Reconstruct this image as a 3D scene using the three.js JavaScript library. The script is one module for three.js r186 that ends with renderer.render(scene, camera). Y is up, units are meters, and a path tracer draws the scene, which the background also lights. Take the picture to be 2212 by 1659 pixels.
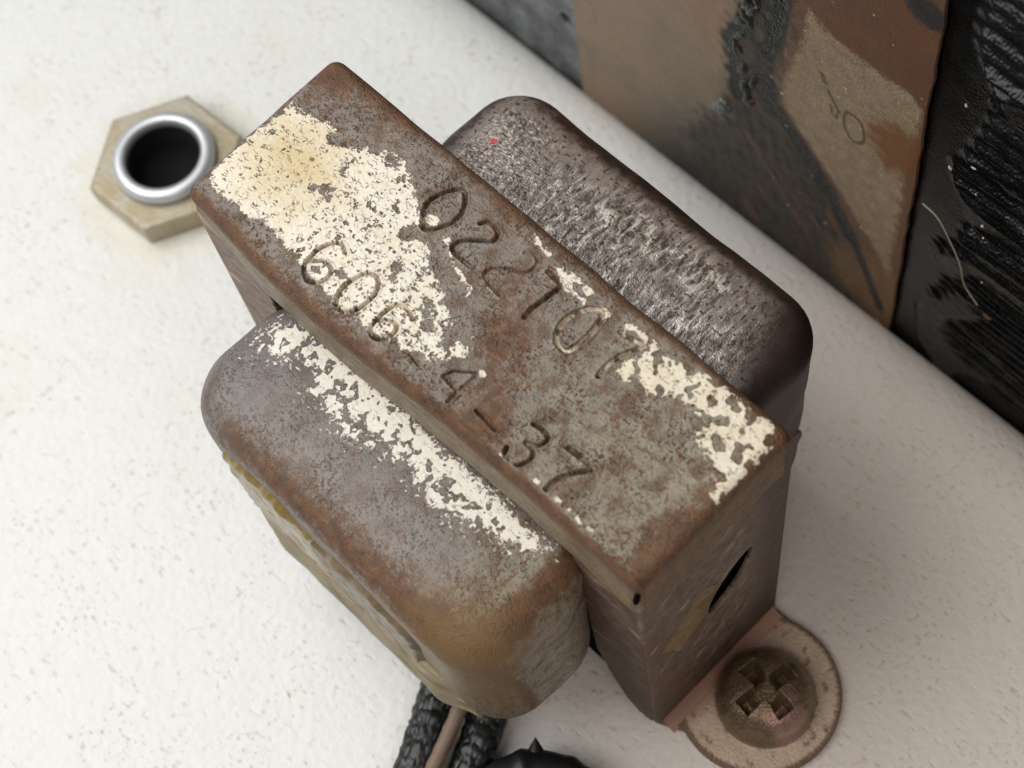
import * as THREE from 'three';
import { mergeGeometries } from 'three/addons/utils/BufferGeometryUtils.js';
import { RoundedBoxGeometry } from 'three/addons/geometries/RoundedBoxGeometry.js';
import { RectAreaLightUniformsLib } from 'three/addons/lights/RectAreaLightUniformsLib.js';

// One unit = 0.73 mm. Axes of the place: a = along the transformer, y = up from the panel, v = across it.
const U = 0.00073;
const pos = (a, y, v) => new THREE.Vector3(a * U, y * U, -v * U);

// ---------- renderer, camera, light ----------
const scene = new THREE.Scene();
const renderer = new THREE.WebGLRenderer({ antialias: true });
renderer.toneMapping = THREE.LinearToneMapping;
renderer.toneMappingExposure = 1.04;
renderer.shadowMap.enabled = true;

const AZ = 1.00407, EL = 1.126529, ROLL = -0.238054, DIST = 170.5555;
const camera = new THREE.PerspectiveCamera(2 * Math.atan(829.5 / 4066.8) * 180 / Math.PI, 4 / 3, 0.005, 5);
{
  const T = new THREE.Vector3(13.4263, 0, -14.395);
  const d = new THREE.Vector3(Math.cos(EL) * Math.sin(AZ), Math.sin(EL), Math.cos(EL) * Math.cos(AZ));
  const f = d.clone().negate();
  const r = new THREE.Vector3().crossVectors(f, new THREE.Vector3(0, 1, 0)).normalize();
  const u = new THREE.Vector3().crossVectors(r, f);
  const c = Math.cos(ROLL), s = Math.sin(ROLL);
  const r2 = r.clone().multiplyScalar(c).addScaledVector(u, s), u2 = u.clone().multiplyScalar(c).addScaledVector(r, -s);
  camera.position.copy(T.addScaledVector(d, DIST).multiplyScalar(U));
  camera.quaternion.setFromRotationMatrix(new THREE.Matrix4().makeBasis(r2, u2, d));
}
camera.focus = 140 * U;
camera.userData.fStop = 56;
scene.add(camera);

scene.background = new THREE.Color().setRGB(0.125, 0.135, 0.155);
RectAreaLightUniformsLib.init();
function areaLight(color, intensity, w, h, at, target) {
  const l = new THREE.RectAreaLight(color, intensity, w * U, h * U);
  l.position.copy(pos(...at)); l.lookAt(pos(...target)); scene.add(l); return l;
}
areaLight(new THREE.Color().setRGB(1, 0.995, 0.98), 3.6, 270, 220, [-92, 218, -75], [15, 0, 5]);   // broad window light from the upper left
areaLight(new THREE.Color().setRGB(1, 0.86, 0.74), 1.6, 180, 150, [150, 190, -70], [35, 0, 0]);   // added warm fill from the lower right, in place of bounced light

// ---------- noise ----------
function rng(seed) { let s = seed >>> 0; return () => { s = (s + 0x6d2b79f5) | 0; let t = Math.imul(s ^ (s >>> 15), 1 | s); t = (t + Math.imul(t ^ (t >>> 7), 61 | t)) ^ t; return ((t ^ (t >>> 14)) >>> 0) / 4294967296; }; }
const PERM = new Uint16Array(1024), GX = new Float32Array(256), GY = new Float32Array(256);
{
  const r = rng(11), a = [...Array(256).keys()];
  for (let i = 255; i > 0; i--) { const j = Math.floor(r() * (i + 1)); [a[i], a[j]] = [a[j], a[i]]; }
  for (let i = 0; i < 1024; i++) PERM[i] = a[i & 255];
  for (let i = 0; i < 256; i++) { const t = r() * 6.2832; GX[i] = Math.cos(t); GY[i] = Math.sin(t); }
}
function noise(x, y, seed = 0) {          // -1 .. 1
  x += seed * 17.31; y += seed * 9.77;
  const xi = Math.floor(x), yi = Math.floor(y), fx = x - xi, fy = y - yi, X = xi & 255, Y = yi & 255;
  const a = PERM[PERM[X] + Y], b = PERM[PERM[X + 1] + Y], c = PERM[PERM[X] + Y + 1], d = PERM[PERM[X + 1] + Y + 1];
  const sx = fx * fx * fx * (fx * (fx * 6 - 15) + 10), sy = fy * fy * fy * (fy * (fy * 6 - 15) + 10);
  const n0 = GX[a] * fx + GY[a] * fy, n1 = GX[b] * (fx - 1) + GY[b] * fy, n2 = GX[c] * fx + GY[c] * (fy - 1), n3 = GX[d] * (fx - 1) + GY[d] * (fy - 1);
  const p = n0 + (n1 - n0) * sx, q = n2 + (n3 - n2) * sx;
  return (p + (q - p) * sy) * 1.5;
}
function fbm(x, y, oct, seed = 0) { let s = 0, a = 0.5; for (let i = 0; i < oct; i++) { s += a * noise(x, y, seed + i * 3); x *= 2.03; y *= 2.03; a *= 0.5; } return s; }
const clamp = (x, a = 0, b = 1) => x < a ? a : x > b ? b : x;
const sstep = (a, b, x) => { const t = clamp((x - a) / (b - a)); return t * t * (3 - 2 * t); };
const mix = (a, b, t) => a + (b - a) * t;
const mix3 = (c, d, t) => { c[0] += (d[0] - c[0]) * t; c[1] += (d[1] - c[1]) * t; c[2] += (d[2] - c[2]) * t; };
const gauss = (x, y, cx, cy, r) => Math.exp(-((x - cx) ** 2 + (y - cy) ** 2) / (r * r));

// signed distance (inside positive) to a polygon, sampled on a grid and looked up bilinearly
function sdf(poly, step = 0.14, pad = 3) {
  const n = poly.length / 2; let x0 = 1e9, y0 = 1e9, x1 = -1e9, y1 = -1e9;
  for (let i = 0; i < n; i++) { x0 = Math.min(x0, poly[2 * i]); x1 = Math.max(x1, poly[2 * i]); y0 = Math.min(y0, poly[2 * i + 1]); y1 = Math.max(y1, poly[2 * i + 1]); }
  x0 -= pad; y0 -= pad; x1 += pad; y1 += pad;
  const w = Math.ceil((x1 - x0) / step) + 1, h = Math.ceil((y1 - y0) / step) + 1, g = new Float32Array(w * h);
  for (let j = 0; j < h; j++) for (let i = 0; i < w; i++) {
    const x = x0 + i * step, y = y0 + j * step; let d2 = 1e9, inside = false;
    for (let k = 0, m = n - 1; k < n; m = k++) {
      const ax = poly[2 * m], ay = poly[2 * m + 1], bx = poly[2 * k], by = poly[2 * k + 1], ex = bx - ax, ey = by - ay;
      const t = clamp(((x - ax) * ex + (y - ay) * ey) / (ex * ex + ey * ey + 1e-9)), dx = x - ax - ex * t, dy = y - ay - ey * t;
      d2 = Math.min(d2, dx * dx + dy * dy);
      if ((ay > y) !== (by > y) && x < ax + (y - ay) / (by - ay) * ex) inside = !inside;
    }
    g[j * w + i] = (inside ? 1 : -1) * Math.sqrt(d2);
  }
  return (x, y) => {
    const fx = (x - x0) / step, fy = (y - y0) / step;
    if (fx < 0 || fy < 0 || fx >= w - 1 || fy >= h - 1) return -pad;
    const i = fx | 0, j = fy | 0, a = fx - i, b = fy - j, o = j * w + i;
    return (g[o] * (1 - a) + g[o + 1] * a) * (1 - b) + (g[o + w] * (1 - a) + g[o + w + 1] * a) * b;
  };
}
// distance to a set of strokes, on a grid
function strokeField(strokes, step, x0, y0, x1, y1) {
  const w = Math.ceil((x1 - x0) / step) + 1, h = Math.ceil((y1 - y0) / step) + 1, g = new Float32Array(w * h).fill(3);
  for (const [poly, wide] of strokes) for (let k = 0; k + 3 < poly.length; k += 2) {
    const ax = poly[k], ay = poly[k + 1], bx = poly[k + 2], by = poly[k + 3], ex = bx - ax, ey = by - ay;
    const i0 = Math.max(0, Math.floor((Math.min(ax, bx) - 1 - x0) / step)), i1 = Math.min(w - 1, Math.ceil((Math.max(ax, bx) + 1 - x0) / step));
    const j0 = Math.max(0, Math.floor((Math.min(ay, by) - 1 - y0) / step)), j1 = Math.min(h - 1, Math.ceil((Math.max(ay, by) + 1 - y0) / step));
    for (let j = j0; j <= j1; j++) for (let i = i0; i <= i1; i++) {
      const x = x0 + i * step, y = y0 + j * step, t = clamp(((x - ax) * ex + (y - ay) * ey) / (ex * ex + ey * ey + 1e-9));
      const d = Math.hypot(x - ax - ex * t, y - ay - ey * t) / wide;
      if (d < g[j * w + i]) g[j * w + i] = d;
    }
  }
  return (x, y) => {
    const fx = (x - x0) / step, fy = (y - y0) / step;
    if (fx < 0 || fy < 0 || fx >= w - 1 || fy >= h - 1) return 3;
    const i = fx | 0, j = fy | 0, a = fx - i, b = fy - j, o = j * w + i;
    return (g[o] * (1 - a) + g[o + 1] * a) * (1 - b) + (g[o + w] * (1 - a) + g[o + w + 1] * a) * b;
  };
}

// rounds listed points into smooth strokes
const curl = (g) => {
  const n = g.length / 2, at = (i) => [g[2 * clamp(i, 0, n - 1)], g[2 * clamp(i, 0, n - 1) + 1]], closed = n > 5 && g[0] === g[2 * n - 2] && g[1] === g[2 * n - 1], out = [];
  const idx = (i) => closed ? at(((i % (n - 1)) + n - 1) % (n - 1)) : at(i);
  for (let i = 0; i + 1 < n; i++) for (let k = 0; k < 6; k++) {
    const [p0, p1, p2, p3] = [idx(i - 1), idx(i), idx(i + 1), idx(i + 2)], t = k / 6, cat = (a, b, c, d) => 0.5 * (2 * b + (c - a) * t + (2 * a - 5 * b + 4 * c - d) * t * t + (3 * b - a - 3 * c + d) * t * t * t);
    out.push(cat(p0[0], p1[0], p2[0], p3[0]), cat(p0[1], p1[1], p2[1], p3[1]));
  }
  out.push(g[2 * n - 2], g[2 * n - 1]); return out;
};

// a material whose colour, relief and gloss are computed over a rectangle of the surface, in units
function surface(name, [x0, y0, x1, y1], pxPerUnit, bumpUnits, fn, opts = {}) {
  const w = Math.min(2048, Math.round((x1 - x0) * pxPerUnit)), h = Math.min(2048, Math.round((y1 - y0) * pxPerUnit));
  const col = new Uint8Array(w * h * 4), bmp = new Uint8Array(w * h * 4);   // red: height, green: roughness
  const o = { c: [0, 0, 0], h: 0.5, r: 0.6 };
  for (let j = 0; j < h; j++) for (let i = 0; i < w; i++) {
    o.h = 0.5; o.r = 0.6; fn(x0 + (i + 0.5) / w * (x1 - x0), y0 + (j + 0.5) / h * (y1 - y0), o);
    const k = (j * w + i) * 4, hh = clamp(o.h) * 255;
    col[k] = clamp(o.c[0], 0, 255); col[k + 1] = clamp(o.c[1], 0, 255); col[k + 2] = clamp(o.c[2], 0, 255); col[k + 3] = 255;
    bmp[k] = hh; bmp[k + 1] = clamp(o.r) * 255; bmp[k + 3] = 255;
  }
  const tex = (d, srgb) => { const t = new THREE.DataTexture(d, w, h); if (srgb) t.colorSpace = THREE.SRGBColorSpace; t.magFilter = THREE.LinearFilter; t.minFilter = THREE.LinearMipmapLinearFilter; t.generateMipmaps = true; t.wrapS = t.wrapT = opts.wrap ?? THREE.ClampToEdgeWrapping; t.needsUpdate = true; return t; };
  const relief = tex(bmp, false);
  const m = new THREE.MeshPhysicalMaterial({ map: tex(col, true), bumpMap: relief, bumpScale: bumpUnits * U, roughness: opts.roughness ?? 0.6, metalness: opts.metalness ?? 0, ...(opts.extra ?? {}) });
  if (opts.gloss) { m.roughnessMap = relief; m.roughness = 1; }
  m.name = name; m.userData.rect = [x0, y0, x1, y1]; m.side = THREE.DoubleSide;
  return m;
}
const plain = (name, hex, roughness = 0.6, extra = {}) => { const m = new THREE.MeshPhysicalMaterial({ color: hex, roughness, side: THREE.DoubleSide, ...extra }); m.name = name; return m; };

// ---------- scene-graph helpers ----------
function mesh(name, geometry, material, parent) {
  const m = new THREE.Mesh(geometry, material); m.name = name; m.castShadow = m.receiveShadow = true; parent.add(m); return m;
}
function thing(name, label, category, at, group) {
  const g = new THREE.Group(); g.name = name; g.userData.label = label; g.userData.category = category; if (group) g.userData.group = group;
  g.position.copy(pos(...at)); g.userData.base = at; scene.add(g); return g;
}
// geometry written in place units -> metres, relative to the thing's base
function settle(g, base = [0, 0, 0]) { g.scale(U, U, U); g.translate(-base[0] * U, -base[1] * U, base[2] * U); g.computeVertexNormals(); return g; }
function uvFromRect(g, rect, f) {       // f(x,y,z) in units -> texture-plane coordinates
  const p = g.attributes.position, uv = new Float32Array(p.count * 2);
  for (let i = 0; i < p.count; i++) { const [s, t] = f(p.getX(i), p.getY(i), p.getZ(i)); uv[2 * i] = (s - rect[0]) / (rect[2] - rect[0]); uv[2 * i + 1] = (t - rect[1]) / (rect[3] - rect[1]); }
  g.setAttribute('uv', new THREE.BufferAttribute(uv, 2)); return g;
}
function gridGeometry(nu, nv, f, rect) { // f(s,t) -> [a,y,v, tx,ty]
  const P = [], T = [], I = [];
  for (let j = 0; j <= nv; j++) for (let i = 0; i <= nu; i++) { const q = f(i / nu, j / nv); P.push(q[0], q[1], -q[2]); T.push(rect ? (q[3] - rect[0]) / (rect[2] - rect[0]) : i / nu, rect ? (q[4] - rect[1]) / (rect[3] - rect[1]) : j / nv); }
  for (let j = 0; j < nv; j++) for (let i = 0; i < nu; i++) { const a = j * (nu + 1) + i, b = a + 1, c = a + nu + 1, d = c + 1; I.push(a, b, d, a, d, c); }
  const g = new THREE.BufferGeometry(); g.setAttribute('position', new THREE.Float32BufferAttribute(P, 3)); g.setAttribute('uv', new THREE.Float32BufferAttribute(T, 2)); g.setIndex(I); return g;
}
// rounded-rectangle contour, shrunk by d
function contour([u0, v0, u1, v1], R, d, step) {
  const r = Math.max(R - d, 0), a0 = u0 + d + r, a1 = u1 - d - r, b0 = v0 + d + r, b1 = v1 - d - r, k = 10, pts = [];
  const nu = Math.max(2, Math.round((u1 - u0 - 2 * R) / step)), nv = Math.max(2, Math.round((v1 - v0 - 2 * R) / step));
  const arc = (cx, cy, t0) => { for (let i = 0; i <= k; i++) { const t = t0 + i / k * Math.PI / 2; pts.push([cx + r * Math.cos(t), cy + r * Math.sin(t)]); } };
  const line = (n) => { pts.line = n; };
  const seg = (n, x, y) => { const [px, py] = pts[pts.length - 1]; for (let i = 1; i < n; i++) pts.push([mix(px, x, i / n), mix(py, y, i / n)]); };
  arc(a1, b0, -Math.PI / 2); seg(nv, a1 + r, b1); arc(a1, b1, 0); seg(nu, a0, b1 + r); arc(a0, b1, Math.PI / 2); seg(nv, a0 - r, b0); arc(a0, b0, Math.PI); seg(nu, a1, b0 - r);
  return pts;
}
// a body of rounded plan swept through a profile of [inset, y, texture inset]
function shellGeometry(box, R, profile, rect, step, wobble) {
  const P = [], T = [], I = []; let n = 0;
  profile.forEach(([d, y, dt]) => {
    const c = contour(box, R, d, step), t = contour(box, R, dt, step); n = c.length;
    c.forEach(([a, v], i) => { let q = [a, y, v]; if (wobble) q = wobble(a, y, v); P.push(q[0], q[1], -q[2]); T.push((t[i][0] - rect[0]) / (rect[2] - rect[0]), (t[i][1] - rect[1]) / (rect[3] - rect[1])); });
    P.push(P[P.length - 3 * n], P[P.length - 3 * n + 1], P[P.length - 3 * n + 2]); T.push(T[T.length - 2 * n], T[T.length - 2 * n + 1]);
  });
  const m = n + 1;
  for (let j = 0; j + 1 < profile.length; j++) for (let i = 0; i < n; i++) { const a = j * m + i, b = a + 1, c = a + m, d = c + 1; I.push(a, d, c, a, b, d); }
  const g = new THREE.BufferGeometry(); g.setAttribute('position', new THREE.Float32BufferAttribute(P, 3)); g.setAttribute('uv', new THREE.Float32BufferAttribute(T, 2)); g.setIndex(I); return g;
}
function tube(points, radius, seg, rad, lump = 0, seed = 1) {
  const curve = new THREE.CatmullRomCurve3(points.map(([a, y, v]) => new THREE.Vector3(a, y, -v)));
  const g = new THREE.TubeGeometry(curve, seg, radius, rad, false);
  if (lump) { const p = g.attributes.position, q = new THREE.Vector3(), c = new THREE.Vector3(); for (let i = 0; i < p.count; i++) { const k = Math.floor(i / (rad + 1)), t = i % (rad + 1); curve.getPointAt(k / seg, c); q.fromBufferAttribute(p, i).sub(c).multiplyScalar(1 + lump * (noise(k * 0.31, Math.cos(t / rad * 6.283) * 1.3 + Math.sin(t / rad * 6.283) * 0.9, seed) + 0.6 * noise(k * 0.9, Math.cos(t / rad * 6.283) * 3, seed + 4))).add(c); p.setXYZ(i, q.x, q.y, q.z); } }
  return g;
}

// ---------- colours (sRGB) ----------
const GREY = [128, 118, 110], GREYL = [143, 135, 115], DARK = [50, 38, 29], RUST = [120, 79, 47], RUSTD = [72, 49, 34], CREAM = [236, 229, 213], YELLOW = [214, 194, 150], TAN = [140, 124, 100];

// bare, speckled, rusting old paint; s = scale
function oldMetal(x, y, o, tone, rust) {
  const w = 0.35 * noise(x * 0.9, y * 0.9, 2), n1 = fbm(x * 0.5, y * 0.5, 3, 4), n2 = noise(x * 2.6 + w, y * 2.6, 7), n3 = noise(x * 6.5, y * 6.5, 9), n4 = noise(x * 13, y * 13, 12);
  const c = o.c; c[0] = mix(GREY[0], GREYL[0], tone); c[1] = mix(GREY[1], GREYL[1], tone); c[2] = mix(GREY[2], GREYL[2], tone);
  const k = 1 + 0.13 * n1 + 0.1 * n3 + 0.07 * n4; c[0] *= k; c[1] *= k; c[2] *= k;
  // short dark flecks where the paint has crazed
  const rid = 1 - Math.abs(noise(x * 1.7 + 0.55 * noise(x * 3, y * 3, 31), y * 1.7 + 0.55 * noise(x * 3, y * 3, 33), 21)), rid2 = 1 - Math.abs(noise(x * 3.4, y * 3.4, 25));
  const patchy = sstep(-0.35, 0.3, fbm(x * 0.35, y * 0.35, 2, 47)) * 0.7 + 0.3;
  const fleck = patchy * Math.max(sstep(0.85, 0.97, rid) * sstep(-0.05, 0.35, n2), sstep(0.84, 0.97, rid2) * sstep(0.05, 0.35, noise(x * 2.1, y * 2.1, 41)) * 0.8, sstep(0.4, 0.6, noise(x * 3.8, y * 3.8, 43)) * 0.8);
  mix3(c, [94, 72, 54], 0.72 * sstep(-0.08, 0.42, fbm(x * 0.55, y * 0.55, 4, 45) + 0.18 * n3));
  mix3(c, [110, 72, 44], 0.75 * sstep(0.3, 0.5, noise(x * 1.5, y * 1.5, 46) * 0.7 + 0.45 * noise(x * 4.2, y * 4.2, 48)));
  mix3(c, DARK, fleck * 0.88);
  const pale = sstep(0.42, 0.7, noise(x * 7.5, y * 7.5, 51)) * 0.35; mix3(c, [178, 172, 162], pale);
  const rm = sstep(0.28, 0.75, rust + 0.42 * fbm(x * 1.1, y * 1.1, 3, 61) + 0.22 * n3 + 0.12 * n4);
  const rc = sstep(-0.6, 0.7, 0.7 * fbm(x * 0.9, y * 0.9, 3, 71) + 0.45 * n3 + 0.3 * n4);
  mix3(c, [mix(RUSTD[0], RUST[0], rc), mix(RUSTD[1], RUST[1], rc), mix(RUSTD[2], RUST[2], rc)], rm * 0.85);
  o.h = 0.42 + 0.06 * n1 + 0.05 * n3 + 0.05 * n4 - 0.2 * fleck + 0.05 * pale - 0.05 * rm;
  o.r = 0.47 + 0.1 * n3 + 0.2 * rm; return rm;
}
function paintOver(x, y, o, cover, tint) {   // a flake layer left on the metal where cover > 0
  const e = sstep(-0.06, 0.07, cover); if (e <= 0) return;
  const c = [mix(CREAM[0], YELLOW[0], tint), mix(CREAM[1], YELLOW[1], tint), mix(CREAM[2], YELLOW[2], tint)];
  const k = 1 + 0.05 * noise(x * 4, y * 4, 81) + 0.05 * noise(x * 11, y * 11, 83); c[0] *= k; c[1] *= k; c[2] *= k;
  const crack = sstep(0.87, 0.97, 1 - Math.abs(noise(x * 2.4 + 0.5 * noise(x * 5, y * 5, 5), y * 2.4, 85))) * sstep(-0.05, 0.3, noise(x * 1.7, y * 1.7, 87));
  mix3(c, [100, 80, 58], crack * 0.85);
  mix3(o.c, c, e); o.h = mix(o.h, 0.66 + 0.05 * noise(x * 3, y * 3, 89) - 0.12 * crack, e); o.r = mix(o.r, 0.68, e);
}

// ================= the panel and the wall behind =================
const WALLV = 43.4, EDGE = 43.0;
const panelMat = surface('white pitted paint', [-80, -80, 80, 50], 11, 0.18, (x, y, o) => {
  const n = fbm(x * 0.45, y * 0.45, 3, 3), m = noise(x * 1.35, y * 1.35, 6), f = noise(x * 3.4, y * 3.4, 8);
  const k = 1 + 0.012 * n + 0.012 * m + 0.01 * f; o.c[0] = 231 * k; o.c[1] = 231 * k; o.c[2] = 227 * k;
  // pits, longish, some with brown dirt in them
  const p = noise(x * 1.15 + 0.4 * f, y * 1.6, 14), pit = sstep(0.5, 0.78, p), q = noise(x * 2.3, y * 2.9, 16), pit2 = sstep(0.55, 0.8, q) * sstep(0.0, 0.4, noise(x * 0.3, y * 0.3, 18));
  const dirt = sstep(0.0, 0.5, noise(x * 0.16, y * 0.16, 20) + 0.25 + sstep(10, 60, x) * 0.3);
  mix3(o.c, [176, 160, 132], pit * 0.24 * dirt); mix3(o.c, [120, 104, 84], pit2 * 0.22 * dirt);
  const sp = sstep(0.5, 0.66, noise(x * 1.9 + 3, y * 2.7, 17) + 0.25 * noise(x * 6, y * 6, 19)) * sstep(0.05, 0.45, noise(x * 0.2, y * 0.2, 27) + 0.3 * sstep(20, 60, x)); mix3(o.c, [112, 88, 66], sp * 0.3);
  const scr = sstep(0.975, 0.995, 1 - Math.abs(noise(x * 0.22 + y * 0.1, y * 0.35, 29))) * sstep(0.1, 0.5, noise(x * 0.4, y * 0.4, 28)); mix3(o.c, [168, 158, 142], scr * 0.4);
  mix3(o.c, [224, 214, 184], 0.22 * sstep(0.05, 0.5, fbm(x * 0.09, y * 0.09, 3, 24)) * sstep(20, -30, x));
  const dn = Math.hypot(x + 27, y - 7.6); mix3(o.c, [212, 202, 168], 0.26 * sstep(11, 8, dn + 1.5 * noise(x * 0.5, y * 0.5, 26)));
  mix3(o.c, [210, 188, 170], 0.42 * sstep(18, 60, x + 0.4 * y));  // warm shade of the lower right mixed into the paint colour
  o.h = 0.5 + 0.15 * n + 0.13 * m + 0.06 * f - 0.28 * pit - 0.3 * pit2; o.r = 0.5 + 0.06 * m;
}, { gloss: true, wrap: THREE.MirroredRepeatWrapping });
{
  // flat sheet that rolls over a bent edge before the wall
  const prof = []; prof.push([-120, 0, -120]); for (let i = -30; i <= 9; i++) prof.push([i * 4, 0, i * 4]);
  const RA = 8.6, R = 5.0, b = EDGE - RA;
  while (prof[prof.length - 1][0] > b - 0.5) prof.pop(); prof.push([b - 0.4, 0, b - 0.4]);
  for (let i = 0; i <= 20; i++) { const t = i / 20 * Math.PI / 2; prof.push([b + RA * Math.sin(t), -R + R * Math.cos(t), b + R * 1.45 * t]); }
  prof.push([EDGE, -20, b + R * 2.28 + 16]);
  const ok = prof.filter((p, i) => !i || p[0] > prof[i - 1][0] - 1e-6);
  const g = gridGeometry(60, ok.length - 1, (s, t) => { const p = ok[Math.round(t * (ok.length - 1))]; return [-150 + 300 * s, p[1], p[0], -150 + 300 * s, p[2]]; }, panelMat.userData.rect);
  const m = mesh('panel_floor', settle(g), panelMat, scene); m.userData.kind = 'structure';
}
const wallMat = surface('dark grey cast metal', [-60, -20, 0, 60], 12, 0.25, (x, y, o) => {
  const n = fbm(x * 0.35, y * 0.3, 4, 5), f = noise(x * 2.2, y * 2.2, 15), k = 1 + 0.45 * n + 0.2 * f;
  o.c[0] = 100 * k; o.c[1] = 103 * k; o.c[2] = 103 * k; mix3(o.c, [190, 192, 190], 0.5 * sstep(0.25, 0.6, fbm(x * 0.5 + y * 0.4, y * 1.1, 3, 35)));
  o.h = 0.5 + 0.4 * n + 0.15 * f;
}, { roughness: 0.55, wrap: THREE.MirroredRepeatWrapping });
{
  const s = new THREE.Shape(); s.moveTo(-110, -20); s.lineTo(110, -20); s.lineTo(110, 75); s.lineTo(-110, 75); s.closePath();
  const hole = new THREE.Path(); hole.absellipse(-7.6, 5.7, 1.0, 1.15, 0, Math.PI * 2, false); s.holes.push(hole);
  const g = new THREE.ExtrudeGeometry(s, { depth: 3, bevelEnabled: true, bevelSize: 0.25, bevelThickness: 0.25, bevelSegments: 3, curveSegments: 24 });
  uvFromRect(g, wallMat.userData.rect, (x, y) => [x, y]); g.translate(0, 0, -WALLV - 3.25);
  const m = mesh('back_wall', settle(g), wallMat, scene); m.userData.kind = 'structure';
  const b = mesh('wall_backing', settle(new THREE.BoxGeometry(30, 30, 0.6).translate(-7.6, 5.7, -WALLV - 3.8)), plain('hole_dark', 0x0a0a0a, 0.9), scene); b.userData.kind = 'structure';  // black sheet added behind the hole for the dark inside it
}

// ================= copper plate on the wall =================
const FLUX = sdf([21.2, 47, 20.6, 38, 19.8, 31, 19.2, 25, 19.4, 20.5, 21.4, 17.0, 25.6, 12.4, 29.6, 5.6, 32.2, -0.1, 29.0, -4, 20.0, -4, 12.0, -1, 9, 4, 11, 9, 14.0, 12.4, 14.2, 15.9, 14.6, 22.3, 15.0, 27, 16, 31, 15.6, 47], 0.2, 4);
const PATCH = sdf([22.1, 35.6, 24.9, 34.1, 28.6, 33.9, 32.1, 34.3, 33.6, 32.8, 33.5, 29.5, 33.1, 25.0, 33.1, 18.5, 33.0, 10, 33.3, 5, 30.5, 9.5, 26.2, 14.4, 22.2, 18.2, 20.2, 20.3, 20.0, 23.5, 20.9, 27.5, 21.8, 31.5], 0.2, 4);
const SEAM = strokeField([[[17.6, 21.4, 18.6, 19.4, 21.4, 16.8, 25.6, 12.4], 0.75], [[25.6, 12.4, 29.6, 6.0, 32.6, -0.6], 0.5], [[16.2, 47, 16.4, 38, 17.4, 33.4, 16.4, 30.6, 15.4, 27.4, 14.2, 24.2, 14.8, 20.8, 15.2, 16.8], 0.55], [[16.6, 31.5, 18.6, 30.4, 19.8, 32.6], 0.3], [[20.0, 47, 19.6, 38, 19.4, 32, 18.2, 26], 0.6], [[17.4, 22.2, 18.6, 21.4], 0.8]], 0.1, 8, -4, 36, 50);
const MARKS = strokeField([[curl([27.0, 26.0, 28.2, 25.6, 28.6, 23.6, 27.6, 22.6, 26.6, 23.8, 26.5, 25.4, 27.0, 26.0]), 0.2], [[23.9, 28.4, 24.2, 27.6], 0.28], [[24.6, 26.8, 25.2, 25.9, 25.9, 25.1], 0.2], [[25.0, 25.2, 25.2, 24.2, 25.7, 24.0, 25.8, 25.0], 0.14], [[-3.6, 14.2, -2.4, 13.6, -2.1, 11.4, -3.2, 10.6], 0.18]], 0.06, -6, -2, 36, 34);
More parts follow.
